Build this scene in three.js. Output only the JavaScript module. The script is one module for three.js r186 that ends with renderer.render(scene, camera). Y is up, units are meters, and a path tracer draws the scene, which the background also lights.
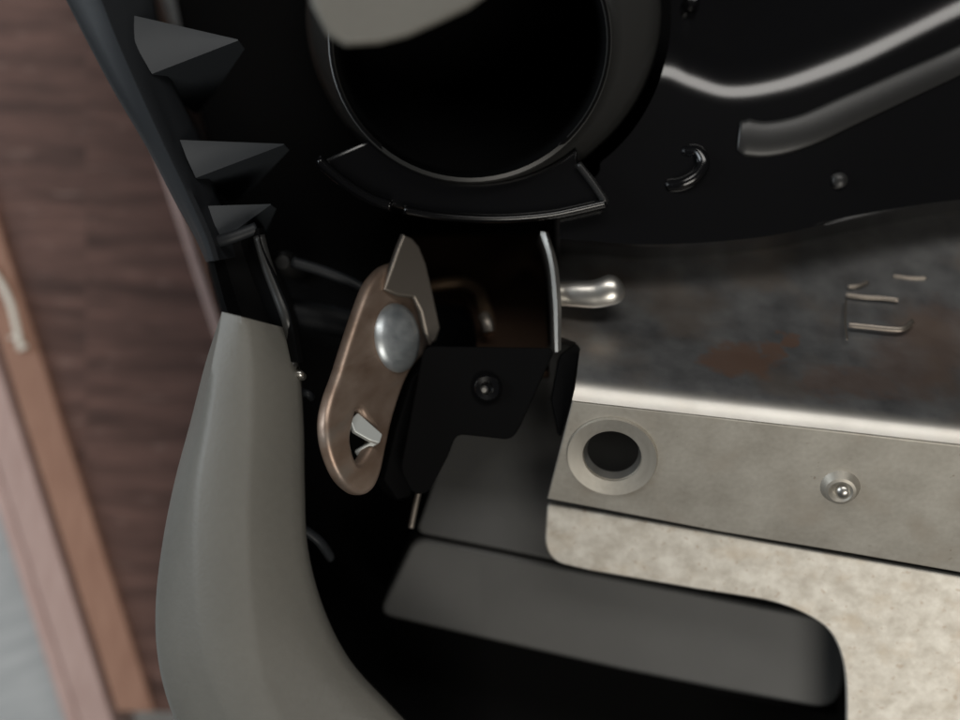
import * as THREE from 'three';
import { RectAreaLightUniformsLib } from 'three/addons/lights/RectAreaLightUniformsLib.js';
import { mergeGeometries, mergeVertices, toCreasedNormals } from 'three/addons/utils/BufferGeometryUtils.js';
import { ImprovedNoise } from 'three/addons/math/ImprovedNoise.js';

// ------------------------------------------------------------------ camera, light, exposure
// The camera looks straight down at things lying on a grey floor; 1 unit of the drawing frame U is 0.2 mm.
const U = 0.0002, DIST = 1343, FLOOR = 520;
const scene = new THREE.Scene();
const camera = new THREE.PerspectiveCamera(30, 4 / 3, 0.01, 20);
camera.position.set(0, (DIST + FLOOR) * U, 0);
camera.up.set(0, 0, -1);
camera.lookAt(0, 0, 0);
camera.focus = (DIST - 10) * U;
camera.userData.fStop = 5;

const renderer = new THREE.WebGLRenderer({ antialias: true });
renderer.setSize(1024, 768);
renderer.toneMapping = THREE.LinearToneMapping;
renderer.toneMappingExposure = 1;
renderer.shadowMap.enabled = true;

scene.background = new THREE.Color().setRGB(0.022, 0.022, 0.023);   // dim room around
RectAreaLightUniformsLib.init();
function areaLight(pos, target, w, h, color, intensity) {
  const l = new THREE.RectAreaLight(color, intensity, w, h);
  l.position.set(...pos); l.lookAt(...target); scene.add(l); return l;
}
// an unseen overhead lamp, moved and widened for its highlights, a window beyond the lower right, a cooler window to the left
areaLight([0.15, 1.5, -1.0], [0.02, 0.1, 0], 1.5, 0.42, new THREE.Color(1.0, 0.97, 0.92), 6);
areaLight([0.38, 1.35, 0.85], [0, 0.1, 0], 0.7, 0.5, new THREE.Color(1.0, 0.95, 0.86), 8);
areaLight([-1.1, 0.6, -0.25], [0, 0.1, 0], 0.5, 0.6, new THREE.Color(0.86, 0.94, 1.0), 7);

// ------------------------------------------------------------------ helpers
const noise = new ImprovedNoise();
let seed = 7;
const rnd = () => { seed = (seed * 1664525 + 1013904223) >>> 0; return seed / 4294967296; };
const fbm = (x, y, o = 4, z = 0) => { let s = 0, a = 0.5; for (let i = 0; i < o; i++) { s += a * noise.noise(x, y, z + i * 7.3); x *= 2.03; y *= 2.03; a *= 0.5; } return s; };
const clamp = (x, a = 0, b = 1) => Math.min(b, Math.max(a, x));
const sstep = (a, b, x) => { const t = clamp((x - a) / (b - a)); return t * t * (3 - 2 * t); };
const V3 = (x, y, z) => new THREE.Vector3(x, y, z);
// a point of the drawing frame (x right, y up the picture, z towards the camera) for something that stands z above the focus plane
const P = (px, py, z = 0) => { const k = (DIST - z) / DIST; return V3((px - 480) * k, (360 - py) * k, z); };
const TOWORLD = new THREE.Matrix4().set(U, 0, 0, 0, 0, 0, U, FLOOR * U, 0, -U, 0, 0, 0, 0, 0, 1);

const taken = {};
function numbered(n) { taken[n] = (taken[n] ?? -1) + 1; return taken[n] ? n + '_' + String(taken[n]).padStart(3, '0') : n; }
function thing(name, label, category, base) {
  const g = new THREE.Group(); g.name = numbered(name);
  const b = P(...base).applyMatrix4(TOWORLD); g.position.copy(b);
  g.userData = { label, category }; scene.add(g); return g;
}
function part(name, geo, mat, parent, label) {
  const g = geo.clone().applyMatrix4(TOWORLD);
  let root = parent; const off = V3(0, 0, 0);
  while (root && root !== scene) { off.add(root.position); root = root.parent; }
  g.translate(-off.x, -off.y, -off.z);
  const m = new THREE.Mesh(g, mat); m.name = name; m.castShadow = m.receiveShadow = true;
  if (label) m.userData.label = label;
  parent.add(m); return m;
}
// closed sheet of metal or plastic from a grid of points (rows[i][j]); thickness goes away from the viewer
function sheet(rows, thick, uvScale = 1 / 600, smooth = 0) {
  let R = rows;
  if (smooth) {                                                     // Catmull-Rom along the rows' direction
    const n = R.length, m = R[0].length, out = [];
    const curves = []; for (let j = 0; j < m; j++) curves.push(new THREE.CatmullRomCurve3(R.map(r => r[j]), false, 'centripetal'));
    const N = (n - 1) * smooth;
    for (let i = 0; i <= N; i++) out.push(curves.map(c => c.getPoint(i / N)));
    R = out;
  }
  const n = R.length, m = R[0].length, top = [], nor = [];
  for (let i = 0; i < n; i++) for (let j = 0; j < m; j++) {
    const a = R[Math.min(i + 1, n - 1)][j], b = R[Math.max(i - 1, 0)][j], c = R[i][Math.min(j + 1, m - 1)], d = R[i][Math.max(j - 1, 0)];
    const nn = V3().subVectors(c, d).cross(V3().subVectors(b, a)).normalize();
    top.push(R[i][j]); nor.push(nn);
  }
  const pos = [], uv = [], idx = [];
  const arc = []; for (let i = 0; i < n; i++) arc.push(i ? arc[i - 1] + R[i][m >> 1].distanceTo(R[i - 1][m >> 1]) : 0);
  const push = (p, i) => { pos.push(p.x, p.y, p.z); uv.push(p.x * uvScale, -arc[i] * uvScale); };
  for (let i = 0; i < n; i++) for (let j = 0; j < m; j++) push(top[i * m + j], i);
  for (let i = 0; i < n; i++) for (let j = 0; j < m; j++) push(top[i * m + j].clone().addScaledVector(nor[i * m + j], -thick), i);
  const T = (i, j) => i * m + j, B = (i, j) => n * m + i * m + j;
  const quad = (a, b, c, d) => idx.push(a, b, c, a, c, d);
  for (let i = 0; i < n - 1; i++) for (let j = 0; j < m - 1; j++) { quad(T(i, j), T(i + 1, j), T(i + 1, j + 1), T(i, j + 1)); quad(B(i, j), B(i, j + 1), B(i + 1, j + 1), B(i + 1, j)); }
  for (let i = 0; i < n - 1; i++) { quad(T(i, 0), B(i, 0), B(i + 1, 0), T(i + 1, 0)); quad(T(i, m - 1), T(i + 1, m - 1), B(i + 1, m - 1), B(i, m - 1)); }
  for (let j = 0; j < m - 1; j++) { quad(T(0, j), T(0, j + 1), B(0, j + 1), B(0, j)); quad(T(n - 1, j), B(n - 1, j), B(n - 1, j + 1), T(n - 1, j + 1)); }
  const g = new THREE.BufferGeometry();
  g.setAttribute('position', new THREE.Float32BufferAttribute(pos, 3));
  g.setAttribute('uv', new THREE.Float32BufferAttribute(uv, 2));
  g.setIndex(idx); g.computeVertexNormals();
  return toCreasedNormals(g, 0.75);
}
// a plane through three points, with its own axes
function plane(a, b, c) {
  const o = P(...a), e1 = P(...b).sub(o).normalize(), n = e1.clone().cross(P(...c).sub(o)).normalize();
  if (n.z < 0) n.negate();
  const e2 = n.clone().cross(e1);
  const M = new THREE.Matrix4().makeBasis(e1, e2, n).setPosition(o);
  return { o, e1, e2, n, M,
    at(px, py) { const q = P(px, py, 0), eye = V3(0, 0, DIST), d = q.sub(eye); const t = o.clone().sub(eye).dot(n) / d.dot(n); const h = eye.clone().addScaledVector(d, t).sub(o); return new THREE.Vector2(h.dot(e1), h.dot(e2)); },
    point(px, py) { const l = this.at(px, py); return o.clone().addScaledVector(e1, l.x).addScaledVector(e2, l.y); } };
}
// a flat plate with bevelled edges: outline seen at these picture points, lying in plane pl, its front face on the plane
function plate(pl, pts, thick, bevel = 2, { curve = false, holes = [], seg = 3, uvScale = 1 / 600, div = 10 } = {}) {
  const L = pts.map(p => pl.at(p[0], p[1]));
  let S = new THREE.Shape();
  if (curve) S = new THREE.Shape(new THREE.SplineCurve([...L, L[0]]).getPoints(L.length * 8).slice(0, -1)); else S = new THREE.Shape(L);
  for (const h of holes) S.holes.push(h instanceof THREE.Path ? h : new THREE.Path(h));
  const g = new THREE.ExtrudeGeometry(S, { depth: Math.max(0.1, thick - 2 * bevel), bevelEnabled: bevel > 0, bevelThickness: bevel, bevelSize: bevel, bevelOffset: -bevel, bevelSegments: seg, curveSegments: 40 });
  g.translate(0, 0, -(Math.max(0.1, thick - 2 * bevel) + bevel));
  const q = g.attributes.position, uv = g.attributes.uv;
  g.applyMatrix4(pl.M);
  for (let i = 0; i < q.count; i++) uv.setXY(i, q.getX(i) * uvScale, (q.getY(i) + 0.3 * q.getZ(i)) * uvScale);
  const c = toCreasedNormals(g, 0.6), cp = c.attributes.position, cn = c.attributes.normal, a = V3(), back = -(Math.max(0.1, thick - 2 * bevel) + 2 * bevel);
  for (let i = 0; i < cp.count; i += 3) {                            // flat faces stay flat
    const h = [0, 1, 2].map(k => a.fromBufferAttribute(cp, i + k).sub(pl.o).dot(pl.n));
    const k = h.every(v => Math.abs(v) < 0.02) ? 1 : h.every(v => Math.abs(v - back) < 0.02) ? -1 : 0;
    if (k) for (let q2 = 0; q2 < 3; q2++) cn.setXYZ(i + q2, pl.n.x * k, pl.n.y * k, pl.n.z * k);
  }
  return c;
}
function rounded(pts, radii, n = 6) {                                // polygon (picture points) with rounded corners
  const out = [], N = pts.length;
  pts.forEach((p, i) => {
    const r = Array.isArray(radii) ? radii[i] : radii;
    if (!r) { out.push(p); return; }
    const a = pts[(i + N - 1) % N], b = pts[(i + 1) % N];
    const da = Math.hypot(a[0] - p[0], a[1] - p[1]), db = Math.hypot(b[0] - p[0], b[1] - p[1]);
    const ra = Math.min(r, da * 0.48), rb = Math.min(r, db * 0.48);
    const A = [p[0] + (a[0] - p[0]) / da * ra, p[1] + (a[1] - p[1]) / da * ra], B = [p[0] + (b[0] - p[0]) / db * rb, p[1] + (b[1] - p[1]) / db * rb];
    for (let k = 0; k <= n; k++) { const t = k / n, u = 1 - t; out.push([u * u * A[0] + 2 * u * t * p[0] + t * t * B[0], u * u * A[1] + 2 * u * t * p[1] + t * t * B[1]]); }
  });
  return out;
}
// a rounded bar along points, elliptical section with its own half width and half height
function bar(points, rw, rh = rw, seg = 40, taper = null) {
  const c = new THREE.CatmullRomCurve3(points, false, 'centripetal'), pos = [], idx = [], uv = [], K = 16;
  for (let i = 0; i <= seg; i++) {
    const t = i / seg, p = c.getPoint(t), tan = c.getTangent(t), side = tan.clone().cross(V3(0, 0, 1)).normalize(), up = side.clone().cross(tan).normalize();
    const k = taper ? taper(t) : 1;
    for (let j = 0; j < K; j++) { const a = j / K * Math.PI * 2; const q = p.clone().addScaledVector(side, Math.cos(a) * rw * k).addScaledVector(up, Math.sin(a) * rh * k); pos.push(q.x, q.y, q.z); uv.push(q.x / 600, q.y / 600); }
  }
  for (let i = 0; i < seg; i++) for (let j = 0; j < K; j++) { const a = i * K + j, b = i * K + (j + 1) % K; idx.push(a, b, a + K, b, b + K, a + K); }
  for (const [row, flip] of [[0, 1], [seg, 0]]) { const ctr = pos.length / 3, p = c.getPoint(row / seg); pos.push(p.x, p.y, p.z); uv.push(p.x / 600, p.y / 600); for (let j = 0; j < K; j++) { const a = row * K + j, b = row * K + (j + 1) % K; flip ? idx.push(ctr, b, a) : idx.push(ctr, a, b); } }
  const g = new THREE.BufferGeometry(); g.setAttribute('position', new THREE.Float32BufferAttribute(pos, 3)); g.setAttribute('uv', new THREE.Float32BufferAttribute(uv, 2)); g.setIndex(idx); g.computeVertexNormals();
  return g;
}
function lathe(profile, pl, px, py, seg = 48) {                      // turned about the plane's normal; profile [r, height above the plane]
  const g = new THREE.LatheGeometry(profile.map(p => new THREE.Vector2(p[0], p[1])), seg);
  g.rotateX(Math.PI / 2);
  const l = pl.at(px, py); g.translate(l.x, l.y, 0);
  g.applyMatrix4(pl.M);
  const q = g.attributes.position, uv = g.attributes.uv;
  for (let i = 0; i < q.count; i++) uv.setXY(i, q.getX(i) / 600, q.getY(i) / 600);
  return toCreasedNormals(g, 0.6);
}
const flat = z => plane([300, 300, z], [600, 300, z], [300, 100, z]);

// ------------------------------------------------------------------ materials
function tex(w, h, f, srgb = true) {
  const d = new Uint8Array(w * h * 4);
  for (let y = 0; y < h; y++) for (let x = 0; x < w; x++) {
    const c = f(x / w, y / h), i = (y * w + x) * 4;
    for (let k = 0; k < 3; k++) { const v = Array.isArray(c) ? c[k] : c; d[i + k] = Math.round(255 * clamp(srgb ? (v <= 0.0031308 ? v * 12.92 : 1.055 * Math.pow(v, 1 / 2.4) - 0.055) : v)); }
    d[i + 3] = 255;
  }
  const t = new THREE.DataTexture(d, w, h); t.wrapS = t.wrapT = THREE.RepeatWrapping; t.magFilter = THREE.LinearFilter; t.minFilter = THREE.LinearMipmapLinearFilter; t.generateMipmaps = true;
  if (srgb) t.colorSpace = THREE.SRGBColorSpace; t.needsUpdate = true; return t;
}
const mix = (a, b, t) => a.map((v, i) => v + (b[i] - v) * t);
const plasticGrain = tex(512, 512, (u, v) => 0.5 + 0.5 * fbm(u * 90, v * 90, 3), false);
plasticGrain.repeat.set(2, 2);
const smudge = tex(512, 512, (u, v) => 0.5 + 0.7 * fbm(u * 7, v * 7, 5, 3), false);

const fineGrain = tex(512, 512, (u, v) => 0.5 + 0.6 * fbm(u * 40, v * 40, 4, 12), false);
const M = {};
M.floor = new THREE.MeshStandardMaterial({ roughness: 0.85, map: tex(1024, 1024, (u, v) => { const t = 0.5 + 0.6 * fbm(u * 5 + v * 2, v * 34 - u * 12, 4) + 0.25 * fbm(u * 160, v * 160, 2); return mix([0.28, 0.30, 0.312], [0.48, 0.50, 0.51], clamp(t)); }) });
M.wood = new THREE.MeshStandardMaterial({ roughness: 0.5, map: tex(1024, 1024, (u, v) => {
  const w = v * 20 + 1.2 * fbm(u * 2.2, v * 3, 3) + u * 1.1;
  const streak = 0.5 + 1.05 * fbm(u * 2.6, w * 1.2, 4, 2), pore = fbm(u * 14, w * 9, 3, 9), fleck = sstep(0.2, 0.5, fbm(u * 9, w * 1.6, 3, 21));
  let c = mix([0.048, 0.022, 0.017], [0.165, 0.087, 0.070], clamp(streak));
  c = mix(c, [0.25, 0.165, 0.14], 0.7 * fleck); return c.map(x => x * (1 + 0.5 * pore)); }), bumpMap: smudge, bumpScale: 0.00015 });
M.trim = new THREE.MeshStandardMaterial({ roughness: 0.55, map: tex(512, 512, (u, v) => { const t = 0.5 + 0.6 * fbm(u * 24, v * 5, 4, 4); return mix([0.25, 0.125, 0.085], [0.40, 0.23, 0.165], clamp(t)); }) });
M.trimPale = new THREE.MeshStandardMaterial({ roughness: 0.5, map: tex(512, 512, (u, v) => { const t = 0.5 + 0.6 * fbm(u * 20, v * 6, 4, 14); return mix([0.40, 0.27, 0.245], [0.54, 0.40, 0.37], clamp(t)); }) });
M.white = new THREE.MeshStandardMaterial({ color: new THREE.Color().setRGB(0.78, 0.74, 0.66), roughness: 0.5 });
M.cover = new THREE.MeshPhysicalMaterial({ roughness: 0.48, bumpMap: plasticGrain, bumpScale: 0.00006, map: tex(512, 512, (u, v) => { const t = 0.5 + 0.5 * fbm(u * 6, v * 6, 4, 5) + 0.25 * fbm(u * 80, v * 80, 2); return mix([0.138, 0.133, 0.118], [0.178, 0.172, 0.153], clamp(t)); }) });
M.frame = new THREE.MeshPhysicalMaterial({ color: new THREE.Color().setRGB(0.017, 0.019, 0.022), roughness: 0.5, specularIntensity: 0.6 });
M.rib = new THREE.MeshPhysicalMaterial({ color: new THREE.Color().setRGB(0.030, 0.035, 0.041), roughness: 0.5 });  // frame plastic made lighter, the ribs' facing to the light put into the colour
M.rim = new THREE.MeshPhysicalMaterial({ color: new THREE.Color().setRGB(0.026, 0.026, 0.025), roughness: 0.36 });
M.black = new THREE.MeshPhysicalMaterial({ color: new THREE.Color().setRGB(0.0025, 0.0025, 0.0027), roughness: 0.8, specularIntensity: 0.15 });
M.gloss = new THREE.MeshPhysicalMaterial({ color: new THREE.Color().setRGB(0.004, 0.004, 0.0045), roughness: 0.15, ior: 1.6 });
M.satin = new THREE.MeshPhysicalMaterial({ color: new THREE.Color().setRGB(0.016, 0.016, 0.016), roughness: 0.4 });
M.housing = new THREE.MeshPhysicalMaterial({ roughness: 0.5, bumpMap: plasticGrain, bumpScale: 0.00005, map: tex(512, 512, (u, v) => { const t = 0.5 + 0.7 * fbm(u * 5, v * 5, 5, 8); return mix([0.048, 0.048, 0.047], [0.07, 0.07, 0.068], clamp(t)); }) });
const coppery = tex(512, 512, (u, v) => { const t = clamp(0.5 + 1.3 * fbm(u * 26, v * 26, 5, 6)), r = sstep(0.05, 0.35, fbm(u * 16, v * 16, 4, 31)); return mix(mix([0.29, 0.20, 0.15], [0.45, 0.345, 0.28], t), [0.33, 0.30, 0.27], 0.5 * r); });
M.copper = new THREE.MeshStandardMaterial({ map: coppery, metalness: 0.7, roughness: 0.42, bumpMap: fineGrain, bumpScale: 0.00012 });
M.brown = new THREE.MeshStandardMaterial({ color: new THREE.Color().setRGB(0.075, 0.045, 0.03), metalness: 0.8, roughness: 0.45 });  // copper darkened so the recessed bracket carries its deep shade in the colour
M.shadedCopper = new THREE.MeshStandardMaterial({ color: new THREE.Color().setRGB(0.24, 0.16, 0.10), metalness: 0.8, roughness: 0.5 });  // copper for the arch edge, dimmed in colour for the same shade
M.greySteel = new THREE.MeshStandardMaterial({ color: new THREE.Color().setRGB(0.25, 0.22, 0.19), metalness: 0.85, roughness: 0.42 });
M.zinc = new THREE.MeshStandardMaterial({ metalness: 0.8, roughness: 0.4, map: tex(256, 256, (u, v) => mix([0.38, 0.42, 0.45], [0.68, 0.72, 0.74], clamp(0.5 + 1.1 * fbm(u * 60, v * 60, 4, 2)))) });
M.bright = new THREE.MeshStandardMaterial({ color: new THREE.Color().setRGB(0.62, 0.60, 0.56), metalness: 0.95, roughness: 0.33, bumpMap: smudge, bumpScale: 0.00008 });
M.tab = new THREE.MeshStandardMaterial({ color: new THREE.Color().setRGB(0.62, 0.65, 0.64), metalness: 0.35, roughness: 0.4 });
// sheet steel: patches of mill scale, brown film and rust, uv = drawing frame / 600
const seg2 = (u, v, a, b) => { const dx = b[0] - a[0], dy = b[1] - a[1], t = clamp(((u - a[0]) * dx + (v - a[1]) * dy) / (dx * dx + dy * dy)); return Math.hypot(u - a[0] - t * dx, v - a[1] - t * dy); };
M.web = new THREE.MeshStandardMaterial({ metalness: 0.9, roughness: 0.4, bumpMap: smudge, bumpScale: 0.00006, map: tex(1024, 1024, (u, v) => {
  const t = clamp(0.5 + 0.9 * fbm(u * 16, v * 16, 5, 1)), b = sstep(-0.05, 0.35, fbm(u * 7, v * 7, 4, 17)), w = 0.04 * fbm(u * 30, v * 30, 3, 41);
  const r = Math.max(sstep(0.055, 0.025, seg2(u, v, [0.42, 0.60], [0.46, 0.61]) + w), sstep(0.022, 0.008, seg2(u, v, [0.46, 0.61], [0.53, 0.67]) + w), 0.55 * sstep(0.05, 0.02, seg2(u, v, [0.57, 0.57], [0.66, 0.58]) + w), 0.5 * sstep(0.1, 0.03, seg2(u, v, [0.72, 0.62], [0.80, 0.72]) + w));
  const bendSheen = sstep(0.515, 0.498, v + 0.25 * w);                  // highlight along the bend painted into the colour
  return mix(mix(mix(mix([0.18, 0.18, 0.185], [0.46, 0.46, 0.455], t), [0.37, 0.30, 0.245], 0.55 * b), [0.42, 0.25, 0.175], 0.8 * r), [0.48, 0.46, 0.42], 0.7 * bendSheen); }) });
M.flange = new THREE.MeshStandardMaterial({ metalness: 0.7, roughness: 0.5, bumpMap: smudge, bumpScale: 0.00005, map: tex(1024, 1024, (u, v) => {
  const t = clamp(0.5 + 0.7 * fbm(u * 14, v * 14, 5, 1) + 0.35 * fbm(u * 110, v * 110, 2, 5)), b = sstep(0.0, 0.4, fbm(u * 10, v * 10, 4, 17)), p = sstep(0.30, 0.42, fbm(u * 60, v * 60, 3, 51)) * sstep(0.02, 0.25, fbm(u * 7, v * 7, 2, 61));
  return mix(mix(mix([0.37, 0.345, 0.30], [0.56, 0.535, 0.48], t), [0.40, 0.35, 0.29], 0.5 * b), [0.16, 0.10, 0.06], 0.7 * p); }) });
M.lip = new THREE.MeshStandardMaterial({ metalness: 0.55, roughness: 0.5, bumpMap: smudge, bumpScale: 0.0001, map: tex(1024, 1024, (u, v) => {
  const t = clamp(0.5 + 1.3 * fbm(u * 26, v * 26, 5, 3) + 0.5 * fbm(u * 90, v * 90, 3, 8)), b = sstep(0.0, 0.4, fbm(u * 14, v * 18, 4, 27)), p = sstep(0.22, 0.4, fbm(u * 75, v * 75, 3, 71));
  return mix(mix(mix([0.46, 0.425, 0.37], [0.66, 0.63, 0.57], t), [0.46, 0.38, 0.285], 0.5 * b), [0.33, 0.23, 0.15], 0.4 * p); }) });

// ------------------------------------------------------------------ the setting: grey floor
{
  const g = new THREE.PlaneGeometry(3000, 3000); g.translate(0, 0, -FLOOR);
  const uv = g.attributes.uv; for (let i = 0; i < uv.count; i++) uv.setXY(i, uv.getX(i) * 5, uv.getY(i) * 5);
  const m = part('floor', g, M.floor, scene); m.userData = { kind: 'structure', label: 'grey floor with faint brushed streaks', category: 'floor' };
}

// ------------------------------------------------------------------ wood panel lying on the floor
{
  const ZB = -430, t = thing('wood_panel', 'dark brown wood-grain panel with tan edge strips lying on the floor', 'wood panel', [100, 300, -FLOOR]);
  const pl = flat(ZB), pr = flat(ZB + 10), pq = flat(ZB + 4), po = flat(ZB - 14);
  const L = (y, o) => [o + (y - 240) * 0.319, y];                    // the left edge line and lines parallel to it
  const edge = (o0, o1, y0, y1) => [L(y0, o0), L(y0, o1), L(y1, o1), L(y1, o0)];
  part('board', plate(pl, [L(-80, 6), L(-80, 210), L(712, 200), L(712, 6)], 88, 2, { uvScale: 1 / 520 }), M.wood, t);
  part('edge_strip', plate(pr, edge(-34, 4, -80, 712), 96, 4, { uvScale: 1 / 300 }), M.trim, t, 'tan wooden edge strip');
  part('edge_strip', plate(pq, edge(-74, -41, -80, 745), 92, 3, { uvScale: 1 / 300 }), M.trimPale, t, 'pale pinkish outer edge strip');
  part('edge_strip', plate(po, edge(-89, -74.5, -80, 760), 74, 4, { uvScale: 1 / 300 }), M.trimPale, t, 'narrow pale outer lip');
  const R = (y, o) => [o + (y - 205) * 0.33, y];
  part('edge_strip', plate(flat(ZB + 60), [R(-80, 171), R(-80, 182), R(712, 182), R(712, 171)], 146, 4, { uvScale: 1 / 300 }), M.trimPale, t);
  part('edge_strip', plate(flat(ZB + 54), [R(-80, 184), R(-80, 216), R(712, 216), R(712, 184)], 140, 4, { uvScale: 1 / 300 }), M.trim, t);
}
{
  const z = -414, t = thing('white_plastic_sliver', 'small bent white sliver with a forked end on the tan edge strip', 'sliver', [14, 300, -424]);
  part('stem', bar([P(-12, 265, z), P(0, 282, z), P(10, 302, z + 3), P(16, 325, z + 2), P(21, 348, z)], 4.5, 3), M.white, t);
  part('fork', bar([P(10, 338, z), P(15, 337, z + 1), P(20, 335, z)], 2.5, 2, 12), M.white, t);
  part('tip', bar([P(18, 348, z), P(22, 348, z + 1), P(27, 345, z)], 3, 2.4, 12), M.white, t);
}

// ------------------------------------------------------------------ black base pan added to keep the gaps under the mechanism dark
{
  const t = thing('dark_backing', 'added black base pan in the dark gap behind the copper lever', 'base pan', [640, 400, -FLOOR]);
  part('bottom', plate(flat(-330), [[150, -120], [1150, -120], [1150, 860], [420, 860], [330, 720], [285, 600], [262, 400], [240, 260], [190, 80]], 190, 6), M.black, t);  // near-black sheet put in so the gaps stay dark and hide the floor
}

// ------------------------------------------------------------------ grey side cover
{
  const t = thing('side_cover', 'curved grey plastic side cover in front of the wood panel', 'plastic cover', [240, 520, -FLOOR]);
  const st = [[312, 222, 227, 246, 288], [330, 216, 224, 249, 294], [365, 205, 217, 252, 299], [420, 191, 209, 252, 303], [480, 175, 199, 249, 304], [540, 163, 196, 248, 307], [600, 156, 198, 252, 323], [650, 157, 205, 258, 349], [695, 166, 220, 272, 391], [740, 184, 243, 298, 436], [800, 222, 285, 350, 505]];
  const rows = st.map(([y, a, b, c, d], i) => {
    const lean = (y - 320) * 0.04;
    const f = (x, z) => P(x, y + (x - a) * (i < 2 ? 0.25 : 0.05), z + lean);
    return [f(a + 8, -420 - lean), f(a + 3, -60), f(a, 10), f(a + 4, 24), f((a + b) / 2, 42), f(b - 5, 56), f(b + 3, 61), f((b + c) / 2, 64), f(c - 5, 66), f(c + 4, 63), f((c + d) / 2, 46), f(d - 14, 30), f(d - 5, 20), f(d, 4), f(d + 1, -40), f(d - 2, -320 - lean)];
  });
  part('shell', sheet(rows, 7, 1 / 600, 5), M.cover, t);
  part('clip', bar([P(296, 372, 10), P(300, 374, 14), P(303, 377, 6)], 4, 4, 10), M.bright, t, 'small bright clip at the inner rim');
  part('clip', bar([P(302, 392, -20), P(308, 394, -16), P(312, 398, -24)], 4, 4, 10), M.frame, t);
  part('hook', bar([P(302, 528, -30), P(318, 540, -36), P(330, 556, -60)], 5, 8, 14), M.frame, t, 'small dark hook under the inner rim');
}

// ------------------------------------------------------------------ dark ribbed frame above the cover
{
  const t = thing('ribbed_frame', 'dark bluish plastic frame with pointed ribs above the grey cover', 'plastic frame', [170, 160, -FLOOR]);
  const st = [[-60, 34, 70, 120, 140], [0, 66, 98, 135, 150], [45, 89, 116, 145, 160], [90, 113, 136, 160, 172], [150, 148, 164, 184, 200], [200, 174, 188, 204, 216], [240, 196, 206, 220, 234], [262, 206, 213, 226, 240]];
  const rows = st.map(([y, a, b, c, d], i) => {
    const f = (x, z) => P(x, y - (x - a) * 0.18, z);
    return [f(a + 10, -440), f(a + 2, -20), f(a, 38), f(a + 4, 46), f((a + b) / 2, 51), f(b - 4, 58), f(b + 1, 64), f(b + 6, 60), f((b + c) / 2 + 2, 40), f(c, 22), f(d - 3, 2), f(d, -20), f(d + 3, -300)];
  });
  part('rail', sheet(rows, 6, 1 / 600, 6), M.frame, t);
  const rib = (a, b, tip, zt, dz) => {                               // a gusset: thick at the rail, running out to a deeper tip
    const A = P(...a, zt), B = P(...b, zt), T = P(...tip, zt - dz), down = 220;
    const rows = [[A.clone().add(V3(-6, 0, -down)), A, A.clone().lerp(B, 0.5).add(V3(0, 0, 5)), B, B.clone().add(V3(-4, 0, -down))]];
    const mid = k => { const a2 = A.clone().lerp(T, k), b2 = B.clone().lerp(T, k); return [a2.clone().add(V3(0, 0, -down * (1 - k * 0.85))), a2, a2.clone().lerp(b2, 0.5).add(V3(0, 0, 4 * (1 - k))), b2, b2.clone().add(V3(0, 0, -down * (1 - k * 0.85)))]; };
    for (const k of [0.3, 0.6, 0.85, 0.98]) rows.push(mid(k));
    return sheet(rows.map(r => r.reverse()), 1, 1 / 600);
  };
  part('rib', rib([118, 12], [152, 74], [240, 40], 34, 34), M.rib, t);
  part('rib', rib([180, 140], [196, 178], [286, 144], 30, 34), M.rib, t);
  part('rib', rib([206, 206], [214, 246], [272, 204], 24, 24), M.rib, t);
  // collar: dark scooped face that runs into the grey cover, with a raised rim on its right
  const cs = [[238, 206, 262], [252, 208, 264], [285, 216, 277], [318, 226, 291], [345, 241, 299], [362, 250, 302]];
  const crow = cs.map(([y, a, d]) => { const f = (x, z) => P(x, y - (x - a) * (y > 330 ? 0.0 : 0.18), z); const w = d - a; return [f(a - 3, -120), f(a, 22), f(a + 4, 26), f(a + w * 0.25, 8), f(a + w * 0.6, 2), f(d - 14, 12), f(d - 8, 34), f(d - 3, 38), f(d + 1, 28), f(d + 3, -120)]; });
  part('collar', sheet(crow, 5, 1 / 600, 4), M.black, t, 'smooth black collar');
  part('collar_rim', bar([[259, 236], [266, 262], [277, 292], [288, 322], [293, 344], [292, 366]].map((p, k) => P(...p, k > 3 ? 16 : 31)), 6, 6, 30), M.rim, t, 'raised right rim of the collar');
  part('collar_lip', bar([P(208, 244, 28), P(230, 238, 34), P(257, 228, 30)], 6, 5, 20), M.frame, t);
  part('boss', lathe([[0, -220], [13, -220], [14, -20], [11, -8], [7, -4], [0, -3]], flat(-66), 282, 262), M.satin, t);
}

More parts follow.
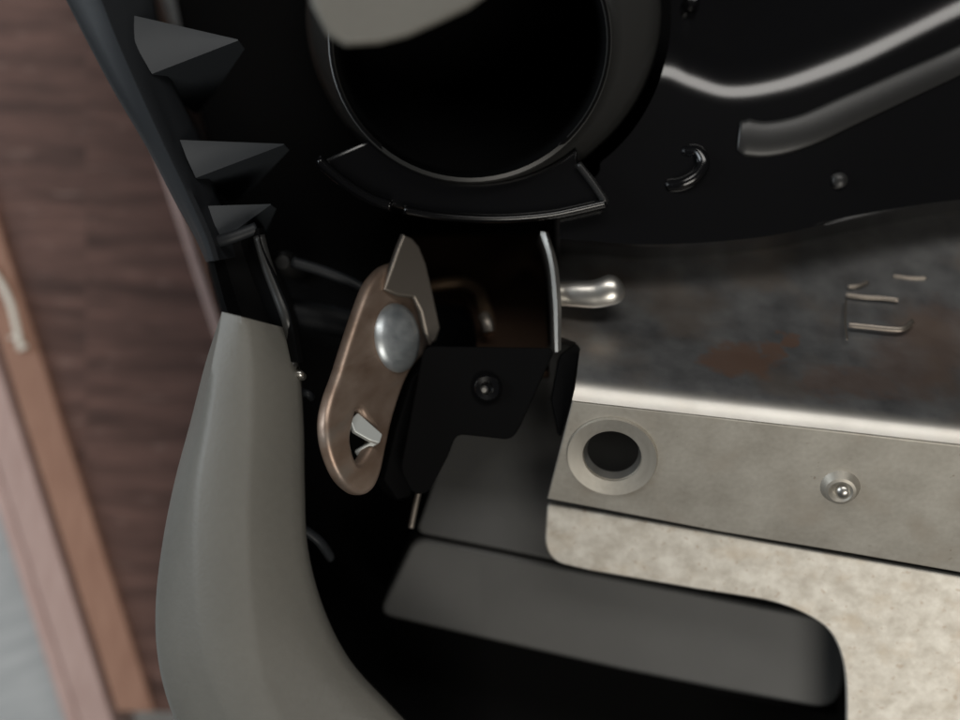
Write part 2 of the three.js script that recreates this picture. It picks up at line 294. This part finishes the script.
// ------------------------------------------------------------------ glossy black drum
{
  const t = thing('glossy_drum', 'glossy black round drum with a flanged rim above the copper lever', 'drum', [470, 40, -FLOOR]);
  const rings = [[470, 40, 1, -300], [470, 40, 60, -298], [470, 40, 110, -290], [470, 40, 128, -260], [470, 40, 133, -60], [470, 40, 135, -22], [470, 40, 138, -15], [470, 40, 142, -17], [471, 39, 144, -30], [474, 34, 150, -38], [480, 20, 166, -52], [483, 12, 175, -66], [483, 12, 178, -84], [480, 14, 172, -320]];
  const N = 72, rows = [];
  for (const [cx, cy, r, z] of rings) { const row = []; for (let k = 0; k <= N; k++) { const a = k / N * Math.PI * 2, p = P(cx, cy, z), R = Math.max(r, 0.5) * (DIST - z) / DIST; row.push(V3(p.x + R * Math.cos(a), p.y + R * Math.sin(a), z)); } rows.push(row); }
  part('bowl', sheet(rows.slice(0, 7), 3, 1 / 600), M.black, t);
  part('rim', sheet(rows.slice(6), 3, 1 / 600), M.rim, t);
  const fl = [[324, 160], [345, 184], [375, 201], [400, 209], [440, 216], [500, 219], [550, 215], [582, 209], [608, 203], [592, 182], [578, 163], ...[...Array(16)].map((_, k) => { const a = (52 + k * 5.4) / 180 * Math.PI; return [478 + 160 * Math.cos(a), 22 + 160 * Math.sin(a)]; })];
  part('flange', plate(flat(-36), fl, 12, 4), M.gloss, t);
  part('flange_edge', bar([[318, 160], [345, 183], [372, 199], [392, 206]].map(p => P(...p, -26)), 6, 7, 24), M.gloss, t);
  part('flange_edge', bar([[404, 210], [440, 216], [500, 219], [550, 215], [580, 209], [606, 203]].map(p => P(...p, -31)), 4.5, 6, 40), M.gloss, t);
  part('flange_edge', bar([[606, 203], [592, 182], [578, 164]].map(p => P(...p, -31)), 4, 6, 12), M.satin, t);
}

{
  const t = thing('grey_patch', 'out of focus grey flap hanging over the top of the drum', 'patch', [400, -80, 200]);
  part('panel', plate(plane([400, 20, 230], [470, 5, 222], [400, -100, 236]), [[280, -160], [312, 4], [328, 34], [346, 45], [380, 43], [408, 36], [440, 22], [470, 8], [500, -14], [560, -160]], 16, 5), M.cover, t);  // flat panel built to stand for the grey patch over the drum
}
// ------------------------------------------------------------------ glossy black cowl, upper right
{
  const t = thing('moulded_cowl', 'glossy black moulded cowl with curved ridges above the steel bracket', 'cowl', [800, 100, -FLOOR]);
  const spline = pts => { const c = new THREE.CatmullRomCurve3(pts.map(p => V3(p[0], p[1], 0))).getSpacedPoints(600); return x => { let k = 0; while (k < c.length - 2 && c[k + 1].x < x) k++; const a = c[k], b = c[k + 1]; return [a.y + (b.y - a.y) * clamp((x - a.x) / (b.x - a.x || 1)), (b.y - a.y) / (b.x - a.x || 1)]; }; };
  const c1 = spline([[560, 110], [610, 90], [640, 76], [664, 70], [690, 80], [728, 91], [780, 85], [850, 59], [905, 33], [960, 5], [1060, -45]]);
  const low = spline([[560, 262], [590, 264], [650, 268], [760, 260], [860, 238], [960, 222], [1080, 216]]);
  const rows = [], ROW = 150, COL = 200, RAD = 75;
  for (let i = 0; i <= ROW; i++) { const row = [], v = i / ROW, ya = -80 + 340 * v, x0 = ya < 165 ? Math.max(600, 483 + Math.sqrt(Math.max(0, 188 * 188 - (ya - 12) ** 2))) : 600 - 40 * sstep(165, 205, ya);
    for (let j = 0; j <= COL; j++) {
      const x = x0 + (1060 - x0) * j / COL, [y1, m1] = c1(x), yb = low(x)[0], y = -80 + (yb + 80) * v, d = 16 - (y - y1) / Math.hypot(1, m1);
      let z = -52 - 22 * sstep(780, 1020, x);
      if (d > 0) { const e = RAD * 0.75; z -= d < e ? RAD - Math.sqrt(RAD * RAD - d * d) : RAD - Math.sqrt(RAD * RAD - e * e) + Math.min(d - e, 60) * 1.13; }
      const fall = clamp((y - (yb - 22)) / 22); z -= 150 * fall;
      row.push(P(x, y, z)); }
    rows.push(row); }
  part('body', sheet(rows, 6, 1 / 600), M.gloss, t);
  part('reflection_band', bar([[738, 136], [765, 139], [800, 132], [850, 110], [905, 85], [960, 60], [1050, 15]].map(([x, y]) => P(x, y, -51 - 22 * sstep(780, 1020, x))), 20, 5, 60, k => (1 - 0.3 * k) * Math.min(1, 0.75 + 5 * k)), M.satin, t, 'dull raised band standing for a dim reflection');  // satin band built to imitate a dim reflection on the cowl
  part('boss', lathe([[0, 16], [5, 15], [9, 10], [10, -30]], flat(-110), 690, 5, 24), M.gloss, t, 'small round boss near the top edge');
  part('clip_ring', bar([P(668, 186, -56), P(682, 184, -50), P(696, 176, -48), P(703, 163, -48), P(697, 152, -52), P(684, 152, -58)], 7, 8, 30), M.gloss, t, 'small hooked ring');
  part('screw', lathe([[0, 3], [5, 2], [8, 0], [9, -20]], flat(-50), 840, 180, 24), M.satin, t);
}

// ------------------------------------------------------------------ inner brown bracket behind the lever
{
  const t = thing('inner_bracket', 'brown steel bracket with deep shade in its colour and an arched opening behind the rivet', 'bracket', [490, 290, -330]);
  const pl = plane([430, 340, -125], [550, 340, -135], [430, 240, -250]);
  const hole = rounded([[418, 294], [462, 294], [474, 306], [481, 330], [480, 366], [418, 366]], [0, 12, 12, 6, 0, 0]).map(p => pl.at(...p));
  part('plate', plate(pl, [[404, 236], [545, 232], [550, 372], [404, 372]], 12, 4, { holes: [hole] }), M.brown, t);
  part('arch_edge', bar([[424, 288], [445, 284], [464, 284], [477, 291], [483, 305], [487, 320], [488, 332]].map(p => pl.point(...p).add(V3(0, 0, 2))), 8, 8, 36), M.shadedCopper, t, 'coppery edge of the arched opening with shade in its colour');
  part('nub', bar([P(484, 316, -118), P(487, 324, -112), P(488, 332, -112)], 7, 8, 12), M.greySteel, t);
}

// ------------------------------------------------------------------ copper coloured lever
{
  const t = thing('hinge_lever', 'copper coloured steel lever with a domed zinc rivet and slotted lower end', 'lever', [365, 390, -330]);
  const pl = plane([365, 390, 0], [400, 390, -46], [372, 300, -18]);
  const out = [[397, 262], [384, 268], [371, 284], [360, 312], [350, 342], [340, 374], [331, 400], [327, 424], [330, 450], [340, 476], [352, 490], [363, 495], [374, 490], [382, 474], [388, 446], [396, 412], [410, 374], [430, 345], [432, 300], [418, 270]];
  const slot = [[357, 412], [362, 410], [367, 418], [376, 432], [372, 446], [362, 462], [356, 458], [352, 438]].map(p => pl.at(...p));
  const slotS = new THREE.SplineCurve([...slot, slot[0]]).getPoints(50).slice(0, -1);
  part('plate', plate(pl, out, 16, 6, { curve: true, holes: [slotS], seg: 5 }), M.copper, t);
  part('rivet', lathe([[0, 15], [12, 14.3], [22, 12], [30, 8], [35, 4], [36, 1], [35, -1], [30, -4], [30, -8]], pl, 396, 338), M.zinc, t, 'domed zinc rivet head');
  const tabPl = plane([355, 430, 8], [378, 440, -2], [352, 440, 4]);
  part('tab', plate(plane([354, 424, 8], [380, 437, 0], [357, 415, 2]), rounded([[350, 420], [358, 412], [383, 434], [380, 443], [370, 440], [354, 431]], 2), 6, 1.5), M.tab, t, 'bright bent tab in the slot');
  part('tab', plate(plane([354, 452, -8], [378, 440, -4], [358, 458, -10]), rounded([[354, 452], [377, 437], [381, 442], [358, 458]], 2), 6, 1.5), M.tab, t);
  // grey-brown ear folded up beside the rivet
  const ear = plane([405, 260, -44], [440, 335, -72], [430, 255, -62]);
  part('ear', plate(ear, [[404, 234], [413, 238], [420, 246], [427, 264], [433, 290], [441, 328], [437, 341], [431, 345], [426, 334], [421, 312], [414, 298], [398, 296], [384, 290], [392, 266], [399, 246]], 9, 3), M.greySteel, t, 'grey-brown folded ear beside the rivet');
}
{
  const t = thing('black_rod', 'thin black rod between the ribbed frame and the copper lever', 'rod', [330, 278, -330]);
  part('shaft', bar([P(292, 262, -60), P(320, 270, -62), P(345, 280, -66), P(372, 294, -70)], 6, 6, 20), M.frame, t);
}
{
  const t = thing('support_strut', 'broad dim black strut under the thin rod left of the lever', 'strut', [330, 325, -330]);
  part('shaft', bar([P(285, 312, -130), P(320, 318, -135), P(370, 330, -150)], 16, 12, 20), M.frame, t);
}

// ------------------------------------------------------------------ dark grey housing under the steel bracket
{
  const t = thing('grey_housing', 'dark grey plastic housing with a seam under the steel bracket', 'housing', [600, 600, -FLOOR]);
  const pu = plane([416, 532, -150], [700, 588, -140], [455, 430, -166]), plow = plane([412, 540, -150], [700, 597, -140], [380, 615, -168]);
  part('upper_panel', plate(pu, rounded([[462, 400], [548, 345], [620, 330], [900, 520], [880, 622], [700, 587], [580, 565], [416, 532], [432, 486]], [10, 0, 0, 0, 0, 0, 0, 9, 0]), 120, 2.5), M.housing, t);
  part('lower_panel', plate(plow, rounded([[414, 537], [580, 570], [700, 593], [852, 623], [840, 712], [720, 690], [620, 670], [500, 643], [378, 615]], [14, 0, 0, 16, 30, 0, 0, 0, 14]), 110, 5, { seg: 5 }), M.housing, t);
  part('skirt', plate(flat(-215), [[388, 614], [500, 646], [620, 674], [838, 716], [830, 600], [430, 540]], 110, 2), M.black, t);
}
{
  const t = thing('guide_pin', 'thin pale metal pin at the left edge of the grey housing', 'pin', [412, 512, -330]);
  part('shaft', bar([P(419, 490, -66), P(415, 508, -66), P(411, 528, -66)], 3.2, 3.2, 12), M.greySteel, t);
}
// ------------------------------------------------------------------ black mounting block with a screw
{
  const t = thing('mounting_block', 'matte black mounting block with one screw between lever and steel bracket', 'block', [480, 400, -330]);
  part('body', plate(flat(-40), rounded([[424, 346], [556, 348], [536, 392], [521, 425], [512, 440], [456, 434], [448, 456], [428, 494], [412, 494], [400, 470]], [10, 10, 0, 0, 9, 9, 0, 9, 9, 9]), 70, 2), M.black, t);
  part('side', plate(plane([400, 420, -60], [420, 420, -70], [410, 350, -56]), [[436, 348], [412, 380], [396, 430], [384, 480], [398, 500], [424, 492], [440, 440], [450, 350]], 40, 2), M.black, t);
  const s = part('screw', lathe([[0, 1], [5, 1], [7, 5], [12, 6], [15, 3], [16, -2], [16, -6]], flat(-38), 487, 388), M.gloss, t, 'small black screw with a shiny socket');
  part('socket', lathe([[0, 2], [2.5, 1.8], [4, 0], [4.4, -2]], flat(-35), 484, 390, 12), M.bright, s);
  part('fin', plate(flat(-36), rounded([[560, 356], [576, 343], [581, 349], [571, 400], [560, 440], [552, 400]], [6, 5, 4, 0, 8, 0]), 30, 1), M.black, t);
}

// ------------------------------------------------------------------ steel bracket
{
  const t = thing('steel_bracket', 'rust stained sheet steel bracket with a round hole and pressed rivet', 'bracket', [760, 480, -330]);
  const line = (xl, yl, zl, xr, yr, zr) => { const r = []; for (let k = 0; k <= 12; k++) { const q = k / 12; r.push(P(xl + (xr - xl) * q, yl + (yr - yl) * q, zl + (zr - zl) * q)); } return r; };
  const X = 1060;
  const rows = [
    line(556, 215, -190, X, 205, -150), line(557, 262, -140, X, 282, -92), line(558, 310, -84, X, 350, -34), line(559, 336, -54, X, 382, -3), line(575, 342, -46, X, 390, 6), line(580, 349, -38, X, 398, 14),
    line(578, 364, -20, X, 418, 36), line(577, 374, -9, X, 428.5, 48), line(576, 380, -3.8, X, 435, 53.5), line(575.5, 384, -1, X, 439, 56.5), line(575, 388, 0.8, X, 443, 58.4), line(574, 392, 2.2, X, 447, 59.8), line(573, 396, 3.4, X, 451, 61), line(572, 400.5, 4.4, X, 455.5, 62)];
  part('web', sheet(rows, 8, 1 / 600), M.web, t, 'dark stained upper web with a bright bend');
  const pf = plane([572, 401, 3], [X, 456, 61], [548, 502, -60]);
  const hc = pf.at(612, 456), hole = (r, k = 1) => new THREE.Path(new THREE.EllipseCurve(hc.x, hc.y, r * 1.0, r * k, 0, Math.PI * 2, false, -0.1).getPoints(60).slice(0, -1));
  part('flange', plate(pf, [[572, 401.5], [700, 415.5], [X, 457], [X, 590], [850, 553.5], [720, 532], [600, 509], [547, 499], [560, 448]], 9, 1.6, { holes: [hole(45)] }), M.flange, t);
  // dished ring round the hole, then the hole's own drawn lip
  const ring = (r0, z0, r1, z1, thick) => { const rws = []; for (let i = 0; i <= 3; i++) { const row = [], k = i / 3; for (let j = 0; j <= 60; j++) { const a = -j / 60 * Math.PI * 2; const r = r0 + (r1 - r0) * k; row.push(pf.o.clone().addScaledVector(pf.e1, hc.x + r * Math.cos(a)).addScaledVector(pf.e2, hc.y + r * Math.sin(a)).addScaledVector(pf.n, z0 + (z1 - z0) * k)); } rws.push(row); } return sheet(rws, thick); };
  part('hole_dish', ring(31, -4, 46, -1.2, 5), M.flange, t);
  part('hole_lip', ring(29, -12, 32, -3, 3), M.bright, t);
  part('rivet', lathe([[0, 3], [5, 3.5], [8, 6], [12, 9], [15, 8], [18, 3], [20, -1]], pf, 840, 487, 40), M.flange, t, 'pressed rivet with a dimpled centre');
  part('rivet_core', lathe([[0, 9], [5, 8], [8, 5], [9, 2]], pf, 843, 490, 24), M.bright, t);
  const plp = plane([546, 508, -74], [X, 600, -16], [545, 560, -84]);
  const lip = [...rounded([[547, 503], [X, 594], [X, 900], [846, 900], [846, 640], [790, 604], [700, 590], [590, 571], [543, 560]], [6, 0, 0, 0, 60, 40, 0, 0, 34], 10)];
  part('lip', plate(plp, lip, 10, 2.4, { seg: 4 }), M.lip, t, 'pale rusty lower lip with a rounded cutout');
  // edge-on side flange with its lug
  part('side_flange', sheet([[P(540, 232, -60), P(545, 232, -56), P(548, 232, -60)], [P(549, 262, -52), P(553, 262, -48), P(557, 262, -52)], [P(553, 300, -40), P(557, 300, -36), P(561, 300, -40)], [P(555, 352, -24), P(558, 352, -21), P(561, 350, -24)]].map(r => [r[0].clone().add(V3(3, 0, -120)), ...r, r[2].clone().add(V3(2, 0, -120))]), 2, 1 / 600, 4), M.bright, t, 'side flange with a bright edge');
  part('lug', bar([P(556, 294, -62), P(575, 294, -56), P(596, 294, -52), P(611, 290, -50), P(622, 286, -56)], 14.5, 10, 30, k => (0.85 + 0.35 * k) * Math.sqrt(Math.max(0.02, 1 - Math.pow(Math.max(0, (k - 0.72) / 0.28), 2.2)))), M.bright, t, 'bright pressed lug');
  // pressed marks in the web near the right edge
  const wz = (x, y) => { const pw = plane([557, 262, -138], [X, 282, -90], [559, 336, -52]); return pw.point(x, y).add(V3(0, 0, -0.2)); };
  const mark = (pts, r = 2.6) => part('pressed_mark', bar(pts.map(p => wz(...p)), r, 1.1, 16), M.greySteel, t);
  mark([[849, 325], [870, 327], [890, 329], [903, 329], [913, 321]], 2.8);
  mark([[846, 295], [862, 297], [880, 298], [898, 300]], 2.4);
  mark([[848, 287], [858, 286], [868, 282]], 2.2);
  mark([[893, 276], [910, 278], [926, 278]], 2);
  mark([[846, 300], [845, 320], [847, 340]], 1.2);
}

renderer.render(scene, camera);
